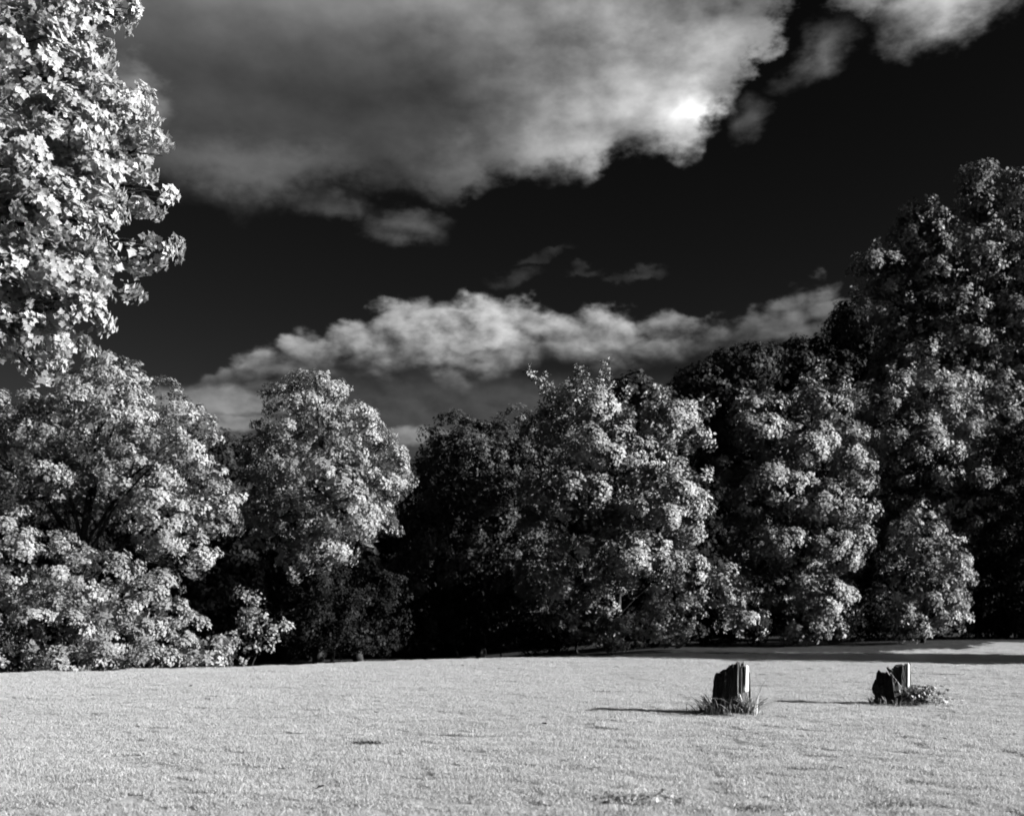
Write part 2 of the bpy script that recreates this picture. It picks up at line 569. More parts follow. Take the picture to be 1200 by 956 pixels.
def bough_leaves(rng, P, Nn, Rb, leaf, cover=1.35, up=0.5, flat=0.5, squash=0.72):
    """leaves over the outer, upper half of every bough: a lumpy dome of small twigs"""
    fr, tone = [], []
    for p, nrm, rb in zip(P, Nn, Rb):
        m = unit(nrm + np.array([0, 0, up]))
        ntw = max(5, int(9 * (rb / 0.5) ** 1.2))              # twigs: each a small tuft
        d = unit(rng.normal(size=(ntw * 3, 3)))
        d = d[(d * m).sum(1) > 0.02][:ntw]
        tr = rb * rng.uniform(0.28, 0.5, len(d))
        tp = p + d * np.array([1, 1, squash]) * (rb * rng.uniform(0.45, 1.18, len(d)))[:, None]
        n = np.maximum(4, (cover * 1.9 * np.pi * tr ** 2 / (leaf ** 2 * 0.36) * 0.5).astype(int))
        ix = np.repeat(np.arange(len(d)), n)
        e = unit(rng.normal(size=(len(ix), 3)) + d[ix] * 0.7 + np.array([0, 0, 0.25]))
        pos = tp[ix] + e * np.array([1, 1, 0.8]) * (tr[ix] * rng.random(len(ix)) ** 0.45)[:, None]
        nn = unit(e * 0.40 + d[ix] * 1.0 + m * 0.45 + rng.normal(size=e.shape) * flat)
        ax = unit(e + rng.normal(size=e.shape) * 0.5 + np.array([0, 0, -0.3]))
        ax = unit(ax - nn * (ax * nn).sum(1, keepdims=True))
        fr.append((pos, ax, nn, leaf * rng.uniform(0.65, 1.3, len(ix))))
        tone.append(np.clip(rng.normal(0.5, 0.12) + rng.normal(0, 0.08, len(d))[ix] + rng.normal(0, 0.16, len(ix)), 0, 1))
    return tuple(np.concatenate([f[q] for f in fr]) for q in range(4)), np.concatenate(tone)


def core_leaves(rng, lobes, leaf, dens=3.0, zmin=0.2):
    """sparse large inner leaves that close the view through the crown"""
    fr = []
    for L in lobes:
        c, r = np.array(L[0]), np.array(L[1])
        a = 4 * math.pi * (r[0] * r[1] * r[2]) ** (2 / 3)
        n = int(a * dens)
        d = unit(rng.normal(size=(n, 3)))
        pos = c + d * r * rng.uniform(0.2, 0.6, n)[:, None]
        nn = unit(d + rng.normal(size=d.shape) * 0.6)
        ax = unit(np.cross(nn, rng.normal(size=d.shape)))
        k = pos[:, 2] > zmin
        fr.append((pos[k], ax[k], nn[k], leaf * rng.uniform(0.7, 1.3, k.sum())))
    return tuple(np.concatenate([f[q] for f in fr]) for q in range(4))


TOTAL = [0]


def make_tree(name, label, cat, lobes_px, d, mat, seed, dens=1.0, leaf=0.13, rb=0.5, cover=0.98, base=None, up=0.5,
              shoots=(), group=None, trunk=True, depth=1.0, lump=0.25, trunk_r=0.2, flat=0.27, gap=1.12, core=4.0):
    rng = np.random.default_rng(seed)
    lobes = []
    for L in lobes_px:
        px, py, rx, ry = L[:4]
        w = 0.45 if px < -40 or px > 1235 else 1.0        # beyond the edge of the view
        D = d + (L[4] if len(L) > 4 else 0.0)
        c = at(px, py, D)
        lobes.append((tuple(c), (rx / F * D, rx / F * D * depth, ry / F * D), w))
    cs = np.array([l[0] for l in lobes])
    if base is None:
        bx, by = cs[:, 0].mean(), cs[:, 1].mean()
    else:
        bx, by = (base[0] - CX) / F * (d + base[1]), d + base[1]
    bz = ground_z(bx, by) - 0.05
    org = Vector((bx, by, bz))
    root = empty(name, org)
    tag(root, label, cat, group)
    P, Nn, Rb = crown_boughs(rng, lobes, dens, rb, seed * 1.7, lump, bz + 0.12, gap=gap)
    fr, tn = bough_leaves(rng, P, Nn, Rb, leaf, cover, up, flat)
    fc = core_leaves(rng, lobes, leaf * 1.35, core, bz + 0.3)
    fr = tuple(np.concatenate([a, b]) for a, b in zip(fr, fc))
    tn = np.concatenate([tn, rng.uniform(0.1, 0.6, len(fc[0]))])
    if shoots:
        s0, s1 = [], []
        for (px, py, dd, ang, ln) in shoots:
            for rep_ in range(2):
                a = at(px, py, d + dd) + Vector(rng.normal(size=3) * 0.25); t = math.radians(ang + rng.normal() * 12)
                dv = Vector((math.sin(t), -0.15 + rng.normal() * .2, math.cos(t))); l2 = ln * rng.uniform(.6, 1.05)
                a = a - dv * 0.7
                v2, f2 = tube([a, a + dv * (0.35 + l2 * .5), a + dv * (0.7 + l2)], [0.02, 0.014, 0.004], 4)
                link('twig', np_mesh('twig', v2 - np.array(org), f2), M_BARK, root)
                for q in np.arange(0, l2 + 0.7, 0.10):
                    s0.append(tuple(a + dv * q + Vector(rng.normal(size=3) * 0.05))); s1.append(tuple(dv))
        s0, s1 = np.array(s0), np.array(s1)
        fr2 = leaf_frames(s0, unit(s1 + rng.normal(size=s1.shape) * 0.3), rng, 9, np.full(len(s0), 0.17), leaf * 1.0, 0.8, 0.0)
        fr = tuple(np.concatenate([a, b]) for a, b in zip(fr, fr2))
        tn = np.concatenate([tn, rng.uniform(0.4, 1, len(fr2[0]))])
    pos = fr[0] - np.array(org)
    ok = fr[0][:, 2] > bz + 0.12
    fr = (pos[ok], fr[1][ok], fr[2][ok], fr[3][ok])
    me = leaves_mesh('crown', fr, LEAF4, rng, tn[ok])
    TOTAL[0] += len(me.polygons)
    tag(link('crown', me, mat, root), kind='stuff')
    if trunk:
        top = cs[:, 2].max() * 0.55 + cs[:, 2].mean() * 0.45
        mid = Vector((cs[:, 0].mean(), cs[:, 1].mean(), top))
        pts = []
        for q in np.linspace(0, 1, 7):
            p = Vector((bx, by, bz)).lerp(mid, q)
            p.x += 0.18 * math.sin(q * 5 + seed); p.y += 0.15 * math.sin(q * 4 + 2 * seed)
            pts.append(p)
        rad = [trunk_r * (1.35 if i == 0 else 1.0 - 0.78 * i / 6) for i in range(7)]
        tr = tube_obj('trunk', pts, rad, M_BARK, root, org, 9)
        for i, (c, r, w) in enumerate(lobes):
            c = Vector(c)
            q = min(0.85, max(0.18, (c.z - bz) * 0.55 / max(0.5, mid.z - bz)))
            j = q * 6
            s = pts[int(j)].lerp(pts[min(6, int(j) + 1)], j - int(j))
            m1 = s.lerp(c, 0.5) + Vector((0, 0, 0.12 * (c - s).length))
            e = c + (c - s) * 0.15
            bp = [s, s.lerp(m1, 0.5) + Vector((0, 0, 0.04)), m1, m1.lerp(e, 0.5) + Vector((0, 0, 0.05)), e]
            r0 = trunk_r * 0.42
            v, f = tube(bp, [r0, r0 * 0.8, r0 * 0.6, r0 * 0.4, r0 * 0.15], 6)
            vs, fs = [v], [f]; off = len(v)
            for b in range(4):                       # side branches towards the lobe's skin
                dv = unit(rng.normal(size=3)); tgt = c + Vector(dv * np.array(r) * 0.85)
                st = bp[2].lerp(bp[4], b / 4)
                v2, f2 = tube([st, st.lerp(tgt, 0.5) + Vector((0, 0, 0.1)), tgt], [r0 * 0.35, r0 * 0.2, r0 * 0.06], 5)
                vs.append(v2); fs.append(f2 + off); off += len(v2)
            link('limb', np_mesh('limb', np.concatenate(vs) - np.array(org), np.concatenate(fs), smooth=True), M_BARK, tr)
    return root


# left foreground maple, its trunk just outside the view
def make_maple():
    rng = np.random.default_rng(11)
    d = 15.0
    L = []
    for (px, py, rx, ry, dd, w) in [(60, 20, 95, 50, -0.3, 1), (125, 10, 42, 26, 0, 1), (88, 52, 40, 24, 0, 1), (20, 70, 80, 60, -0.6, 1), (62, 88, 50, 30, -0.2, 1),
                                 (110, 118, 62, 30, 0, 1), (146, 155, 54, 26, 0.1, 1), (60, 150, 80, 50, -0.4, 1), (10, 190, 80, 60, -0.7, 1), (156, 190, 42, 24, 0, 1),
                                 (157, 228, 46, 20, 0.1, 1), (100, 210, 60, 34, -0.3, 1), (60, 260, 80, 45, -0.5, 1), (116, 258, 36, 22, 0, 1), (184, 226, 24, 10, 0.1, 2.5), (176, 182, 24, 11, 0, 2.5), (170, 290, 24, 11, 0, 2.5), (150, 20, 22, 12, 0, 2.5), (151, 290, 38, 22, 0, 1), (122, 318, 42, 20, -0.1, 1),
                                 (80, 320, 62, 36, -0.3, 1), (10, 330, 62, 46, -0.6, 1), (104, 348, 36, 22, 0, 1), (70, 372, 50, 26, -0.2, 1), (62, 404, 42, 28, 0, 1.3), (22, 396, 52, 34, -0.2, 1), (48, 426, 36, 30, 0, 1.6),
                                 (-90, 120, 150, 150, 0.3, 0.4), (-90, 290, 130, 100, 0.2, 0.4), (-150, -60, 220, 120, 0.5, 0.3), (60, -60, 110, 60, 0, 0.4),
                                 (-330, 150, 190, 190, 0.5, 0.25), (-300, 330, 150, 110, 0.8, 0.25), (-60, -170, 180, 110, 1.0, 0.25), (-240, -150, 180, 120, 1.2, 0.25), (-120, 130, 200, 200, 2.8, 0.2)]:
        D = d + dd
        L.append((tuple(at(px, py, D)), (rx / F * D, rx / F * D * 0.9, ry / F * D), w))
    bx, by = -8.9, 15.6
    org = Vector((bx, by, ground_z(bx, by) - 0.05))
    root = empty('maple_tree', org)
    tag(root, 'bright white leafed maple reaching in from the left edge in the foreground', 'tree')
    P, Nn, Rb = crown_boughs(rng, L, 3.2, 0.30, 3.1, 0.22, 1.5, gap=0.80)
    fr, tn = bough_leaves(rng, P, Nn, Rb, 0.080, 1.3, 0.35, 0.50, 0.8)
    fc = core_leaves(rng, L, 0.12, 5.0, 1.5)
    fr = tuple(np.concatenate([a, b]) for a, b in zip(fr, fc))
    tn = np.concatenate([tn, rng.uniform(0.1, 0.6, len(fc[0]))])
    pos = fr[0] - np.array(org)
    # the leaves that show largest: nearest ones that are in the frame and turned to the viewer
    P = fr[0]
    px = CX + F * P[:, 0] / P[:, 1]; py = HZ - F * (P[:, 2] - EYE) / P[:, 1]
    view = unit(np.array([0, 0, EYE]) - P)
    # leaves not hidden behind others: depth buffer on a coarse grid
    gx, gy = np.floor(px / 7).astype(int), np.floor(py / 7).astype(int)
    key = gx * 100000 + gy
    order = np.argsort(P[:, 1])
    first = np.zeros(len(P), bool)
    _, idx = np.unique(key[order], return_index=True)
    first[order[idx]] = True
    score = np.abs((view * fr[2]).sum(1)) * fr[3] / P[:, 1]
    score[(px < 4) | (px > 260) | (py < 4) | (py > 470) | ~first] = 0
    best = np.argsort(-score)[:300]
    rest = np.ones(len(P), bool); rest[best] = False
    me = leaves_mesh('crown', (pos[rest], fr[1][rest], fr[2][rest], fr[3][rest]), MAPLE, rng, tn[rest])
    TOTAL[0] += len(me.polygons)
    tag(link('crown', me, M_MAPLE, root), kind='stuff')
    sv, sf = MAPLE
    leaf_me = []
    for t in (0.35, 0.55, 0.75, 0.95):
        m = np_mesh('leaf', sv, sf, np.full(len(sv), t)); m.materials.append(M_MAPLE); leaf_me.append(m)
    for i in best:
        o = link('leaf', leaf_me[int(min(3, max(0, tn[i] * 4)))], None, root)
        x, z = Vector(fr[1][i]), Vector(fr[2][i]); y = z.cross(x)
        o.matrix_local = Matrix.Translation(Vector(pos[i])) @ Matrix((x, y, z)).transposed().to_4x4() @ Matrix.Scale(float(fr[3][i]), 4)
    tpts = [org, org + Vector((0.05, 0, 2)), org + Vector((-0.05, 0.1, 4)), org + Vector((0.1, 0.1, 6.5)), org + Vector((0.1, 0, 9.5)), org + Vector((0.0, 0, 11.5))]
    tr = tube_obj('trunk', tpts, [0.34, 0.26, 0.23, 0.18, 0.10, 0.04], M_BARK, root, org, 10)
    for i, (c, r, w) in enumerate(L):
        c = Vector(c); s = tpts[2].lerp(tpts[4], min(1, max(0.3, (c.z - 4.6) / 6)))
        m1 = s.lerp(c, 0.55) + Vector((0, 0, 0.55))
        e = s.lerp(c, 0.97)
        v, f = tube([s, s.lerp(m1, 0.5), m1, m1.lerp(e, 0.5), e], [0.07, 0.055, 0.04, 0.025, 0.01], 6)
        vs, fs = [v], [f]; off = len(v)
        for b in range(6):
            tgt = c + Vector(unit(rng.normal(size=3)) * np.array(r) * 0.6); st = m1.lerp(e, b / 6)
            v2, f2 = tube([st, st.lerp(tgt, 0.5) + Vector((0, 0, 0.06)), tgt], [0.018, 0.011, 0.004], 5)
            vs.append(v2); fs.append(f2 + off); off += len(v2)
        link('limb', np_mesh('limb', np.concatenate(vs) - np.array(org), np.concatenate(fs), smooth=True), M_BARK, tr)


make_maple()

# --- the edge of the wood, left to right
make_tree('broadleaf_tree', 'broad round crowned tree at the left end of the wood with dark branches inside', 'tree',
          [(55, 505, 70, 55), (140, 488, 80, 55), (205, 520, 62, 52), (245, 590, 48, 48), (110, 570, 85, 45, 1.5), (15, 545, 65, 55, 0.5),
           (200, 610, 55, 45, -0.8), (225, 650, 30, 34, -1.0), (-70, 500, 80, 80), (-60, 590, 90, 80), (130, 460, 60, 36, 0.5), (170, 560, 60, 40, -0.5), (60, 555, 50, 30, -0.3)],
          34.0, M_BRIGHT, 21, base=(95, 1.5), leaf=0.108, rb=0.42, cover=1.3)
make_tree('leafy_bush', 'large loose leafy bush under the round tree at the left edge', 'bush',
          [(20, 665, 60, 62), (95, 680, 65, 55), (160, 710, 58, 48), (50, 735, 80, 50, -0.6), (130, 748, 65, 36, -0.6), (-60, 690, 90, 90), (205, 745, 42, 34, 0.3), (245, 758, 34, 22, 0.5), (10, 775, 60, 26, -0.8), (90, 777, 60, 22, -0.9), (170, 775, 50, 20, -0.7), (225, 776, 40, 16, -0.3)],
          31.0, M_BRIGHT, 22, base=(80, 0.5), leaf=0.098, rb=0.40, cover=1.3, trunk_r=0.08, up=0.7)
make_tree('broadleaf_tree', 'bright upright round headed tree second from the left, dark below', 'tree',
          [(350, 490, 58, 46), (410, 510, 52, 50), (325, 545, 42, 50), (390, 560, 66, 50, -0.6), (445, 555, 38, 40), (350, 610, 44, 40, -0.3), (408, 605, 46, 34, -0.6),
           (340, 655, 30, 24, -0.4), (370, 460, 40, 22), (300, 610, 30, 40, 1.5), (378, 640, 46, 28, -0.2), (430, 600, 44, 34, 0.2), (335, 580, 36, 34, 0), (458, 548, 30, 26, 0), (302, 540, 30, 34, 0.6), (440, 625, 26, 20, 0.2)],
          37.0, M_BRIGHT, 23, base=(378, 4.0), leaf=0.110, rb=0.44, cover=1.35)
make_tree('young_sapling', 'small pale sapling in the dark gap between the two left trees', 'sapling',
          [(292, 700, 14, 16), (302, 722, 24, 16), (322, 738, 26, 14), (285, 745, 26, 20), (298, 762, 26, 16)], 34.5, M_MID, 24, leaf=0.112, rb=0.30, trunk_r=0.022, up=0.8, shoots=[(290, 700, 0, -6, 0.5), (300, 705, 0, 10, 0.3)])
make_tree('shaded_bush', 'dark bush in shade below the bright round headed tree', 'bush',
          [(360, 672, 40, 30), (378, 676, 46, 34, -1.0), (385, 700, 60, 44), (372, 725, 50, 30, -1.0), (440, 710, 50, 50, 0.8), (350, 735, 50, 34), (415, 745, 50, 28)], 39.3, M_DEEP, 25, leaf=0.112, rb=0.41, trunk_r=0.07)  # sun reaches this bush; its shade is painted by the leaf colour
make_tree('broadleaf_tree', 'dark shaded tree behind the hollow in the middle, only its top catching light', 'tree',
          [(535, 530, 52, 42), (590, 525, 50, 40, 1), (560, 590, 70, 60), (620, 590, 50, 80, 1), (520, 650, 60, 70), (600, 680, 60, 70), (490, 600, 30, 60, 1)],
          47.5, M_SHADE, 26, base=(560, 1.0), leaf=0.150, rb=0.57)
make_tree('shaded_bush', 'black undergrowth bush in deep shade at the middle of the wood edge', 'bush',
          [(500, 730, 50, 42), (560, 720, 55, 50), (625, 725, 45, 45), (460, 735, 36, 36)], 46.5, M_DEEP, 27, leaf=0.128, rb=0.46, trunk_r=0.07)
make_tree('broadleaf_tree', 'large loose layered tree in the middle with upright shoots on its top', 'tree',
          [(690, 478, 44, 32, 0.4), (655, 505, 36, 30, 0.8), (770, 495, 56, 40), (715, 530, 62, 46, -0.3), (800, 510, 38, 34), (640, 575, 36, 30, 0.3), (690, 590, 60, 42, -0.6),
           (760, 590, 70, 46, -0.8), (805, 610, 34, 44), (740, 655, 62, 40, -0.9), (690, 700, 46, 34, -0.6), (800, 680, 42, 40, -0.4), (850, 695, 38, 34, -0.2), (868, 728, 30, 26, -0.2), (780, 725, 44, 30, -0.4), (640, 660, 40, 50, 1.8), (722, 736, 44, 24, -0.5), (765, 740, 36, 18, -0.6), (672, 730, 40, 28, 0.2), (700, 742, 36, 18, -0.3)],
          43.0, M_LAYER, 28, base=(725, 4.0), leaf=0.135, cover=1.2, rb=0.58, gap=1.22, lump=0.28,
          shoots=[(660, 462, 0, -35, 0.9), (675, 455, 0, -20, 0.9), (684, 450, 0, -5, 0.8), (700, 452, 0, 10, 0.7), (722, 460, 0, 8, 0.7), (640, 478, 0, -50, 0.8), (752, 468, 0, 0, 0.6), (790, 470, 0, 10, 0.6), (820, 490, 0, 40, 0.7), (770, 462, 0, 5, 0.5)])
make_tree('broadleaf_tree', 'bushy layered tree right of the middle tree, leaves down to the lawn', 'tree',
          [(885, 500, 44, 34, 0.5), (955, 472, 40, 28, 0.8), (930, 530, 50, 40), (985, 530, 42, 40, 0.2), (900, 575, 54, 38, -0.1), (965, 590, 56, 42, -0.4), (1005, 560, 28, 34), (920, 640, 60, 40, -0.4),
           (985, 640, 40, 36, -0.3), (890, 700, 52, 40), (950, 700, 56, 38, -0.6), (945, 738, 46, 18, -0.8), (880, 640, 36, 40, 1.2)],
          49.0, M_MID, 29, base=(940, 0.8), leaf=0.150, cover=1.2, rb=0.62, gap=1.22, lump=0.28,
          shoots=[(870, 475, 0, -10, 0.8), (900, 470, 0, 5, 0.7), (960, 446, 0, 5, 0.6), (985, 460, 0, 20, 0.6), (940, 450, 0, -10, 0.6)])
make_tree('rounded_bush', 'pale rounded bush at the right standing low beside the lawn', 'bush',
          [(1075, 640, 42, 38, 0.2), (1110, 665, 36, 42), (1085, 700, 46, 40, -0.4), (1060, 725, 34, 26, -0.5), (1115, 715, 28, 34, -0.2)],
          48.5, M_MID, 30, base=(1085, 0.3), leaf=0.128, rb=0.44, trunk_r=0.09, lump=0.24)
make_tree('broadleaf_tree', 'grey tree standing behind the pale rounded bush, lit on its right side', 'tree',
          [(1040, 470, 42, 34), (1100, 475, 40, 36), (1065, 530, 60, 46, -0.4), (1130, 520, 42, 50), (1110, 580, 50, 46, -0.3), (1050, 600, 45, 50), (1140, 640, 34, 60, 1), (1030, 540, 30, 50, 1)],
          55.0, M_DULL, 31, base=(1085, 1.0), leaf=0.165, rb=0.66, gap=1.22, lump=0.28,
          shoots=[(1060, 445, 0, 0, 0.8), (1140, 470, 0, 10, 0.9), (1150, 500, 0, 15, 0.8)])
make_tree('tall_tree', 'tallest tree at the right edge with a narrow stepped top above all others', 'tree',
          [(1148, 240, 28, 40), (1152, 310, 42, 50), (1198, 245, 26, 44), (1205, 320, 44, 60), (1075, 275, 34, 34, 0.5), (1100, 325, 44, 42), (1040, 330, 38, 30, 0.6), (1060, 375, 40, 36, 0.3),
           (1130, 390, 54, 50, -0.6), (1195, 400, 48, 60, -0.6), (1090, 440, 64, 50, -0.2), (1180, 480, 60, 60, -0.5), (1250, 360, 60, 110), (1260, 520, 70, 100), (1190, 570, 60, 80), (1130, 500, 60, 60, 1.5)],
          64.0, M_DULL, 32, base=(1150, 1.5), leaf=0.20, rb=0.8, gap=1.22, cover=0.95, lump=0.34, trunk_r=0.45, up=0.8,
          shoots=[(1144, 220, 0, -8, 0.9), (1154, 212, 0, 6, 0.6), (1192, 215, 0, -6, 0.9), (1204, 216, 0, 8, 0.9), (1090, 252, 0, 10, 0.8), (1120, 300, 0, 0, 0.9), (1060, 262, 0, -15, 0.7), (1075, 245, 0, -5, 0.8), (1030, 300, 0, -15, 0.8), (1045, 300, 0, 0, 0.7), (1110, 285, 0, 0, 1.0), (1178, 240, 0, 0, 0.8), (1130, 260, 0, 0, 1.0), (1008, 352, 0, -20, 0.6)])
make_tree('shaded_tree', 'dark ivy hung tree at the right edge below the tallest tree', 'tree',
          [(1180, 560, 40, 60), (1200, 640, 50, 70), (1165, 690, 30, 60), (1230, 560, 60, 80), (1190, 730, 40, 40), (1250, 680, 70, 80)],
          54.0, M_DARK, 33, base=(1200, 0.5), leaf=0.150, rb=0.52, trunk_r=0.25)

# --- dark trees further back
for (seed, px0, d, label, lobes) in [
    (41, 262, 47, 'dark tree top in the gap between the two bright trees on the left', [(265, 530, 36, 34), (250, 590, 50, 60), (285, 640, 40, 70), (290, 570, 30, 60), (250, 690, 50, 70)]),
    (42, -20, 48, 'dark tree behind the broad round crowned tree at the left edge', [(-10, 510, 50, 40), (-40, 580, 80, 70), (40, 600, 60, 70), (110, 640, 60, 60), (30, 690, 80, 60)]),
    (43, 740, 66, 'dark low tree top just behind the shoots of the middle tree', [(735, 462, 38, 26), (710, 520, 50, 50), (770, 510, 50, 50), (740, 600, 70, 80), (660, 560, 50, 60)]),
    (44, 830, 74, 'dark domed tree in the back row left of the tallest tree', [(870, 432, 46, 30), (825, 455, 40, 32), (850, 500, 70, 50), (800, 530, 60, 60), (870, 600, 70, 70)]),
    (45, 940, 78, 'dark tree in the back row touching the tallest tree', [(925, 435, 42, 34), (965, 440, 46, 40), (940, 500, 70, 60), (990, 540, 60, 80), (930, 600, 70, 70), (1000, 388, 40, 38), (1035, 430, 50, 50), (1050, 490, 60, 60)]),  # includes the tallest tree's shaded left lobes, their shade put into leaf colour
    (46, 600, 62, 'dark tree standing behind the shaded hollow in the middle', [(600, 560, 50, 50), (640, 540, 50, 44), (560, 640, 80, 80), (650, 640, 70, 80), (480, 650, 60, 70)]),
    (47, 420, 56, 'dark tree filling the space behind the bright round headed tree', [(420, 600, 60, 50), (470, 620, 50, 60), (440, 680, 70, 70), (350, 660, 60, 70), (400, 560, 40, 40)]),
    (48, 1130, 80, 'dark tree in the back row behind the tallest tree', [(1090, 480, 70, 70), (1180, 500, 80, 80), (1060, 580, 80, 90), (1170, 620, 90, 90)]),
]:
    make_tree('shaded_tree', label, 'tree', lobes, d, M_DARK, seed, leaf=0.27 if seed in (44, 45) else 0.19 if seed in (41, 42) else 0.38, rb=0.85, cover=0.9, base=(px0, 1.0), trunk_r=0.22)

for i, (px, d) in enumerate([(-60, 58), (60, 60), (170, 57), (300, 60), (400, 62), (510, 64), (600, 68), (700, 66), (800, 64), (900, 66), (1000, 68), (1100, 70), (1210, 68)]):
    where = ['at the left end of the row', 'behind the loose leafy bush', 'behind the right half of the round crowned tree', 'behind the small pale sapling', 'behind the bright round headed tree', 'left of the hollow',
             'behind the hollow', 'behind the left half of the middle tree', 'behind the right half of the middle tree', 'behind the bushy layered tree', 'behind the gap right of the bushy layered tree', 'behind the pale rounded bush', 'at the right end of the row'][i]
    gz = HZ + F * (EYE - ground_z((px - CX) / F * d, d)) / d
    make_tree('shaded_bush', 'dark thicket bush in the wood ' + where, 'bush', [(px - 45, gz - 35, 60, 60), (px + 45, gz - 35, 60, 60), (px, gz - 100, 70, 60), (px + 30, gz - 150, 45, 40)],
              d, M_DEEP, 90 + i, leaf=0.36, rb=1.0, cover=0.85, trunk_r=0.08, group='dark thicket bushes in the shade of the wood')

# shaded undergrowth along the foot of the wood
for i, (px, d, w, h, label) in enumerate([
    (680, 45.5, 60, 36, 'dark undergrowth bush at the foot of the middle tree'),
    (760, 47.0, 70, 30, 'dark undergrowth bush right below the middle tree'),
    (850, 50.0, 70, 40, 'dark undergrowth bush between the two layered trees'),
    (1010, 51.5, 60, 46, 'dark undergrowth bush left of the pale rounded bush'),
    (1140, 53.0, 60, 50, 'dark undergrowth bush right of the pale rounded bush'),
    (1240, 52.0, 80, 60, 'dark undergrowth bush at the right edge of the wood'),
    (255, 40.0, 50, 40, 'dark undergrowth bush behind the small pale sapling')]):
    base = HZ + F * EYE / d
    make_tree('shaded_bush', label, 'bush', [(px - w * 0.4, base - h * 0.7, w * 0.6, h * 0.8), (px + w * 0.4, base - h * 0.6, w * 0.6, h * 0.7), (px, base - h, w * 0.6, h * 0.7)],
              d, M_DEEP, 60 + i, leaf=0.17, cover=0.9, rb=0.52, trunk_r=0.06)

# trees beyond the right edge of the view: their shadow lies across the far lawn
for i, (x, y, h, w, label) in enumerate([(29.5, 33.1, 11.5, 3.7, 'tall tree outside the view that shades the far lawn'), ]):
    D = y
    px = CX + F * x / D
    s = F / D
    gz = HZ + F * EYE / D
    make_tree('broadleaf_tree', label, 'tree', [(px, gz - (h - 2.6) * s, w * 0.75 * s, 2.6 * s), (px - w * .3 * s, gz - (h - 6) * s, w * 0.9 * s, 3.2 * s), (px + w * .3 * s, gz - (h - 6) * s, w * .9 * s, 3.2 * s), (px, gz - 3.0 * s, w * .95 * s, 2.6 * s)],
              D, M_MID, 80 + i, leaf=0.30, rb=0.8, trunk_r=0.28)



# ------------------------------------------------------------------ stumps
def chunk(poly, heights, lean=(0, 0), levels=9, sub=4, shrink=0.9, seed=0, jag=0.03, rough=0.014, z0=-0.06, flare=0.0):
    """a split block of wood: base outline poly (x, y), one top height per corner, jagged top"""
    rng = random.Random(seed)
    n = len(poly)
    ring, tops = [], []
    for i in range(n):
        a, b = poly[i], poly[(i + 1) % n]
        for s in range(sub):
            t = s / sub
            ring.append((a[0] + (b[0] - a[0]) * t, a[1] + (b[1] - a[1]) * t))
            tops.append((heights[i] + (heights[(i + 1) % n] - heights[i]) * t) * 0.96 + rng.uniform(-jag, jag))
    cx = sum(p[0] for p in ring) / len(ring); cy = sum(p[1] for p in ring) / len(ring)
    bm = bmesh.new()
    rows = []
    groove = [rng.uniform(-1, 1) for _ in ring]
    for l in range(levels + 1):
        t = l / levels
        row = []
        for (x, y), h, g in zip(ring, tops, groove):
            k = 1 + (shrink - 1) * t + flare * (1 - t) ** 3
            dx, dy = (x - cx) * k, (y - cy) * k
            r = math.hypot(dx, dy) or 1
            o = rough * (g + rng.uniform(-.5, .5))
            row.append(bm.verts.new((cx + dx + dx / r * o + lean[0] * t, cy + dy + dy / r * o + lean[1] * t, z0 + (h - z0) * t)))
        rows.append(row)
    m = len(ring)
    for l in range(levels):
        for i in range(m):
            j = (i + 1) % m
            bm.faces.new((rows[l][i], rows[l][j], rows[l + 1][j], rows[l + 1][i]))
    ct = bm.verts.new((cx + lean[0], cy + lean[1], sum(tops) / m - 0.03))
    for i in range(m):
        bm.faces.new((rows[-1][i], rows[-1][(i + 1) % m], ct))
    bmesh.ops.recalc_face_normals(bm, faces=bm.faces)
    me = bpy.data.meshes.new('chunk')
    bm.to_mesh(me); bm.free()
    return me


def blades(name, n, spread, hgt, width, rng, center=(0, 0), lean=0.5, ring=None, bias=(0, 0)):
    """bent grass blades, three segments each"""
    V, Fq, T = [], [], []
    for i in range(n):
        if ring:
            t = rng.uniform(*ring[2:]) if len(ring) > 2 else rng.uniform(0, 2 * math.pi)
            r = rng.uniform(ring[0], ring[1])
            x, y = center[0] + r * math.cos(t), center[1] + r * math.sin(t)
            dx, dy = math.cos(t), math.sin(t)
        else:
            x, y = center[0] + rng.gauss(0, spread), center[1] + rng.gauss(0, spread)
            t = rng.uniform(0, 2 * math.pi); dx, dy = math.cos(t), math.sin(t)
        dx += rng.gauss(0, .5) + bias[0]; dy += rng.gauss(0, .5) + bias[1]
        h = hgt * rng.uniform(0.45, 1.1); L = lean * h * rng.uniform(0.2, 1.2); w = width * rng.uniform(.6, 1.3)
        ta = rng.uniform(0, math.pi); sx, sy = math.cos(ta) * w / 2, math.sin(ta) * w / 2
        b = len(V); tn = rng.random()
        for q, wq in ((0, 0.8), (0.4, 1.0), (0.75, 0.75), (1.0, 0.08)):
            X = x + dx * L * q * q; Y = y + dy * L * q * q; Z = -0.03 + h * (q - 0.35 * lean * q ** 3)
            V += [(X - sx * wq, Y - sy * wq, Z), (X + sx * wq, Y + sy * wq, Z)]; T += [tn, tn]
        for q in range(3):
            Fq.append((b + 2 * q, b + 2 * q + 1, b + 2 * q + 3, b + 2 * q + 2))
    return np_mesh(name, np.array(V), np.array(Fq), np.array(T))


def place(px, py):
    d = F * EYE / (py - HZ)
    x = (px - CX) / F * d
    for _ in range(5):
        d = F * (EYE - ground_z(x, d)) / (py - HZ); x = (px - CX) / F * d
    return Vector((x, d, ground_z(x, d)))


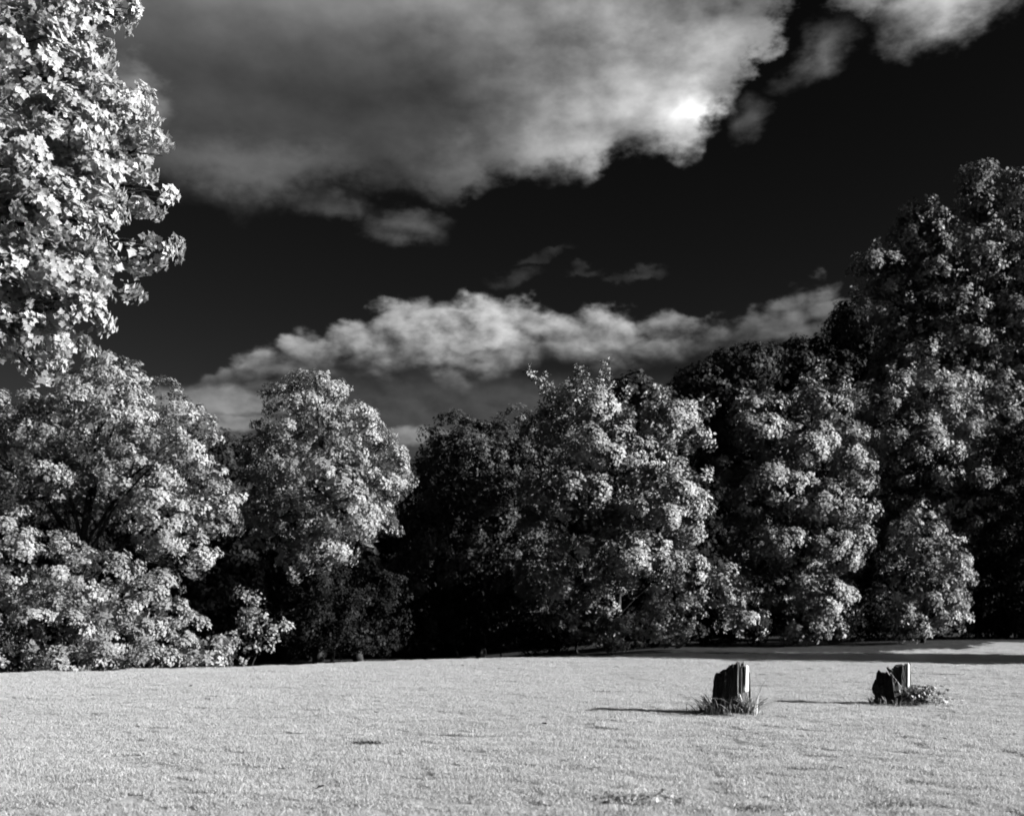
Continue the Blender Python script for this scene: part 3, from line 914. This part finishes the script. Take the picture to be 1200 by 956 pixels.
p1 = place(855, 836)
s1 = empty('tree_stump', p1)
tag(s1, 'taller upright split tree stump on the lawn with one bright cut face', 'tree stump')
link('bark_block', chunk([(-.30, .03), (-.25, -.12), (-.10, -.22), (.05, -.24), (.06, .16), (-.14, .24)], [.62, .64, .70, .74, .78, .66], (0.03, 0.02), seed=3, shrink=.90, jag=.05, rough=.026, flare=.22), M_STUMP, s1)
link('bark_slab', chunk([(.03, -.20), (.10, -.25), (.175, -.21), (.285, .02), (.25, .20), (.07, .22)], [.80, .84, .76, .74, .74, .78], (-.01, 0.0), seed=5, shrink=.93, jag=.045, rough=.02, flare=.16), M_STUMP, s1)
link('split_face', chunk([(.160, -.225), (.20, -.235), (.30, -.03), (.265, -.01)], [.77, .82, .76, .76], (.012, 0), seed=6, shrink=.82, jag=.03, rough=.007, z0=.36), M_WOOD, s1)
link('splinter', chunk([(.31, -.01), (.335, -.02), (.34, .06), (.315, .06)], [.68, .69, .58, .64], (-.012, 0), seed=7, shrink=.6, jag=.03, rough=.005), M_STUMP, s1)
link('splinter', chunk([(.18, .03), (.25, .02), (.25, .10), (.18, .10)], [.82, .87, .80, .81], (0, 0), seed=8, shrink=.6, jag=.03, rough=.005), M_GREYWOOD, s1)
link('splinter', chunk([(-.05, -.215), (.035, -.25), (.045, -.18), (-.03, -.16)], [.40, .56, .50, .44], (.0, .02), seed=9, shrink=.6, jag=.04, rough=.008), M_GREYWOOD, s1)

p2 = place(1048, 825)
s2 = empty('tree_stump', p2)
tag(s2, 'shorter broken tree stump leaning left, right of the taller stump', 'tree stump')
link('bark_block', chunk([(-.30, .06), (-.24, -.14), (-.06, -.24), (.12, -.22), (.16, .05), (.05, .2), (-.14, .25)], [.36, .34, .50, .38, .34, .48, .58], (-.07, 0), seed=13, shrink=1.0, jag=.04, rough=.028, flare=.1), M_STUMP, s2)
link('bark_block', chunk([(-.20, .02), (-.12, -.14), (.0, -.12), (.05, .08), (-.1, .16)], [.44, .56, .50, .52, .60], (-.06, 0), seed=14, shrink=.8, jag=.04, rough=.02), M_STUMP, s2)
link('split_face', chunk([(.05, -.20), (.085, -.215), (.10, -.10), (.06, -.09)], [.56, .52, .50, .58], (-.17, .02), seed=20, shrink=.8, jag=.02, rough=.005, z0=.30), M_WOOD, s2)
link('splinter', chunk([(.05, -.10), (.10, -.12), (.11, -.02), (.05, .02)], [.68, .62, .62, .68], (-.19, .02), seed=15, shrink=.9, jag=.02, rough=.006, z0=.28), M_STUMP, s2)
link('splinter', chunk([(.075, -.09), (.10, -.12), (.115, .0), (.08, .03)], [.66, .60, .62, .66], (-.12, .03), seed=19, shrink=.7, jag=.02, rough=.004, z0=.28), M_WOOD, s2)
link('bark_slab', chunk([(.05, -.10), (.10, -.15), (.165, -.12), (.26, .04), (.24, .16), (.06, .16)], [.68, .71, .72, .73, .70, .70], (-.01, 0.0), seed=16, shrink=1.06, jag=.03, rough=.014), M_STUMP, s2)
link('split_face', chunk([(.15, -.13), (.185, -.145), (.27, .01), (.24, .03)], [.71, .74, .73, .73], (.006, 0), seed=17, shrink=.9, jag=.025, rough=.006, z0=.26), M_WOOD, s2)
link('splinter', chunk([(.275, .01), (.30, .015), (.30, .08), (.275, .08)], [.75, .76, .68, .70], (-.005, 0), seed=18, shrink=.8, jag=.02, rough=.003), M_STUMP, s2)

# grass and weeds round the stumps
rng = random.Random(5)
g = link('grass_tuft', blades('grass_tuft', 210, 0, .46, .017, rng, (0.0, 0.0), .8, ring=(.27, .44), bias=(.0, -.2)), M_WEED, None, p1 + Vector((0, 0, 0)))
tag(g, 'long bent grass growing round the foot of the taller stump', 'grass tuft')
g = link('grass_tuft', blades('grass_tuft', 90, .08, .58, .026, rng, (.27, -.20), 1.1), M_BLADE, None, p1 + Vector((0, 0, 0)))
tag(g, 'pale arching grass at the right front of the taller stump', 'grass tuft')
g = link('dry_stalk', blades('dry_stalk', 2, .01, .85, .014, rng, (.38, .02), .3, bias=(.9, 0)), M_DRYLEAF, None, p1 + Vector((0, 0, 0)))
tag(g, 'thin dark curved stalk rising right of the taller stump', 'stalk')
g = link('grass_tuft', blades('grass_tuft', 110, .10, .34, .014, rng, (-.36, -.08), .7, bias=(-.6, 0)), M_WEED, None, p1)
tag(g, 'dark grass tuft at the left foot of the taller stump', 'grass tuft')
g = link('grass_tuft', blades('grass_tuft', 150, 0, .26, .015, rng, (0.0, 0.0), .75, ring=(.28, .42), bias=(.2, -.2)), M_WEED, None, p2)
tag(g, 'short grass growing round the foot of the leaning stump', 'grass tuft')


def weed(loc, label, n, spread, h, leaf, seed, mat=M_WEED, cat='weed'):
    rng = np.random.default_rng(seed)
    root = empty('weed_plant', loc)
    tag(root, label, cat)
    P = np.stack([rng.normal(0, spread, n), rng.normal(0, spread * .8, n), h * rng.random(n) ** .8], 1)
    N = unit(np.stack([P[:, 0] / spread * .5, P[:, 1] / spread * .5, np.full(n, .7)], 1))
    fr = leaf_frames(P, N, rng, 4, np.full(n, leaf * 1.0), leaf, .6)
    tag(link('foliage', leaves_mesh('foliage', fr, LEAF4, rng), mat, root), kind='stuff')
    vs, fs, off = [], [], 0
    for i in range(0, n, 5):
        v, f = tube([(P[i, 0] * .5, P[i, 1] * .5, -.03), (P[i, 0] * .8, P[i, 1] * .8, P[i, 2] * .6), tuple(P[i])], [.006, .005, .003], 4)
        vs.append(v); fs.append(f + off); off += len(v)
    link('stem', np_mesh('stem', np.concatenate(vs), np.concatenate(fs)), M_BARK, root)
    return root


weed(p2 + Vector((.30, -.16, 0)), 'leafy weed at the right foot of the leaning stump', 90, .13, .32, .075, 51)
weed(p2 + Vector((.55, -.05, 0)), 'second leafy weed standing a little right of the leaning stump', 60, .12, .30, .07, 52)
weed(p2 + Vector((.62, -.35, 0)), 'low pale weed in front of the weeds by the leaning stump', 40, .12, .14, .06, 53, M_BLADE)
weed(place(742, 940), 'flat broad leaved weed in the lawn at the bottom of the view', 60, .20, .045, .05, 54, M_BRIGHT)
for (px, py, w, n, h, mt, label) in [(431, 872, .09, 220, .11, M_DRYLEAF, 'dark grass tuft alone on the lawn left of centre'),
                                     (888, 950, .15, 260, .10, M_WEED, 'grey grass tuft at the bottom edge of the lawn below the taller stump'),
                                     (1040, 944, .12, 180, .09, M_WEED, 'grey grass tuft at the bottom right of the lawn')]:
    g = link('grass_tuft', blades('grass_tuft', n, w, h, .014, rng, (0, 0), .9), mt, None, place(px, py))
    g.scale = (1, .8, 1)
    tag(g, label, 'grass tuft')

for q, (p, ox, oy, label) in enumerate([(p1, .05, -.42, 'low ragged grass in front of the taller stump'), (p2, .15, -.42, 'low ragged grass in front of the leaning stump'), (p2, .95, -.1, 'pale ragged grass right of the weeds by the leaning stump')]):
    g = link('grass_tuft', blades('grass_tuft', 160, .22, .15, .010, rng, (ox, oy), .8), M_BLADE if q == 2 else M_WEED, None, p)
    tag(g, label, 'grass tuft')

# fallen leaves on the lawn
lm = np_mesh('fallen_leaf', MAPLE[0] * 0.09, MAPLE[1], np.full(len(MAPLE[0]), .4))
lm.materials.append(M_DRYLEAF)
lp = np_mesh('fallen_leaf', MAPLE[0] * 0.10, MAPLE[1], np.full(len(MAPLE[0]), .7))
lp.materials.append(M_PALELEAF)
for (px, py, where) in [(905, 876, 'below the taller stump'), (543, 781, 'near the crest of the lawn'), (440, 838, 'above the dark grass tuft left of centre'), (225, 806, 'at the far left near the loose leafy bush'),
                        (640, 852, 'left of the shadow of the taller stump'), (700, 905, 'above the broad leaved weed'), (380, 926, 'low on the left half of the lawn'),
                        (1110, 870, 'at the right below the weeds'), (985, 905, 'below the bleached white leaf')]:
    p = place(px, py)
    o = link('fallen_leaf', lm, None, None, p + Vector((0, 0, .045)))
    o.rotation_euler = (rng.uniform(-.4, .4), rng.uniform(-.4, .4), rng.uniform(0, 6.28))
    tag(o, 'dark fallen leaf lying on the lawn ' + where, 'leaf', 'dark fallen leaves on the lawn')
p = place(981, 852)
o = link('fallen_leaf', lp, None, None, p + Vector((0, 0, .05)))
o.rotation_euler = (.3, .5, .6)
tag(o, 'bleached white fallen leaf on the lawn below the leaning stump', 'leaf')

# ------------------------------------------------------------------ grass of the lawn
nrng = np.random.default_rng(77)
patches = bpy.data.collections.new('grass_patches')
for q in range(6):
    n = 2200
    rr = 0.42 * np.sqrt(nrng.random(n)); th = nrng.random(n) * 6.283
    x, y = rr * np.cos(th), rr * np.sin(th)
    h = nrng.uniform(.018, .045, n) * (1 + 0.5 * np.sin(x * 9 + q) * np.sin(y * 8 - q)); w = nrng.uniform(.003, .0065, n)
    a = nrng.random(n) * 6.283; l = nrng.uniform(0.1, 0.9, n) * h; b = nrng.random(n) * 6.283
    base = np.stack([x, y, np.full(n, -.012)], 1)
    side = np.stack([np.cos(a) * w, np.sin(a) * w, np.zeros(n)], 1)
    tip = base + np.stack([np.cos(b) * l, np.sin(b) * l, h], 1)
    V = np.stack([base - side, base + side, tip], 1).reshape(-1, 3)
    me = np_mesh('grass_patch', V, np.arange(3 * n).reshape(-1, 3), np.repeat(nrng.random(n), 3))
    me.materials.append(M_BLADE)
    patches.objects.link(bpy.data.objects.new('grass_patch', me))

pts = []
step = 0.40
for y in np.arange(5.5, 52, step):
    hw = 0.5 * y + 5
    xs = np.arange(-hw, hw, step)
    pts.append(np.stack([xs + nrng.uniform(-.2, .2, len(xs)), y + nrng.uniform(-.2, .2, len(xs))], 1))
pts = np.concatenate(pts)
pts = pts[pts[:, 1] < wood_edge(pts[:, 0]) + .3]
Z = terrain(pts[:, 0], pts[:, 1]) + micro(pts[:, 0], pts[:, 1])
pm = bpy.data.meshes.new('grass')
pm.vertices.add(len(pts))
pm.vertices.foreach_set('co', np.stack([pts[:, 0], pts[:, 1], Z], 1).astype(np.float32).ravel())
sc = 0.85 + 0.45 * wob(np.stack([pts[:, 0] * .8, pts[:, 1] * .8, np.zeros(len(pts))], 1), 1.0) * nrng.uniform(.5, 1.2, len(pts))
vec = np.stack([np.ones(len(pts)), np.ones(len(pts)), np.clip(sc, .45, 1.6)], 1)
a = pm.attributes.new('blade_scale', 'FLOAT_VECTOR', 'POINT'); a.data.foreach_set('vector', vec.astype(np.float32).ravel())
go = link('grass', pm)
tag(go, 'short mown grass covering the lawn', 'grass', kind='stuff')
gt = bpy.data.node_groups.new('grass_cover', 'GeometryNodeTree')
gt.interface.new_socket('Geometry', in_out='INPUT', socket_type='NodeSocketGeometry')
gt.interface.new_socket('Geometry', in_out='OUTPUT', socket_type='NodeSocketGeometry')
gi = gt.nodes.new('NodeGroupInput'); gout = gt.nodes.new('NodeGroupOutput')
ci = gt.nodes.new('GeometryNodeCollectionInfo'); ci.inputs['Collection'].default_value = patches
ci.inputs['Separate Children'].default_value = True; ci.inputs['Reset Children'].default_value = True
ip = gt.nodes.new('GeometryNodeInstanceOnPoints'); ip.inputs['Pick Instance'].default_value = True
na = gt.nodes.new('GeometryNodeInputNamedAttribute'); na.data_type = 'FLOAT_VECTOR'; na.inputs['Name'].default_value = 'blade_scale'
rv = gt.nodes.new('FunctionNodeRandomValue'); rv.data_type = 'FLOAT_VECTOR'
rv.inputs[0].default_value = (0, 0, 0); rv.inputs[1].default_value = (0.05, 0.05, 6.283)
gt.links.new(gi.outputs[0], ip.inputs['Points'])
gt.links.new(ci.outputs[0], ip.inputs['Instance'])
gt.links.new(rv.outputs[0], ip.inputs['Rotation'])
gt.links.new(na.outputs[0], ip.inputs['Scale'])
gt.links.new(ip.outputs[0], gout.inputs[0])
md = go.modifiers.new('cover', 'NODES'); md.node_group = gt
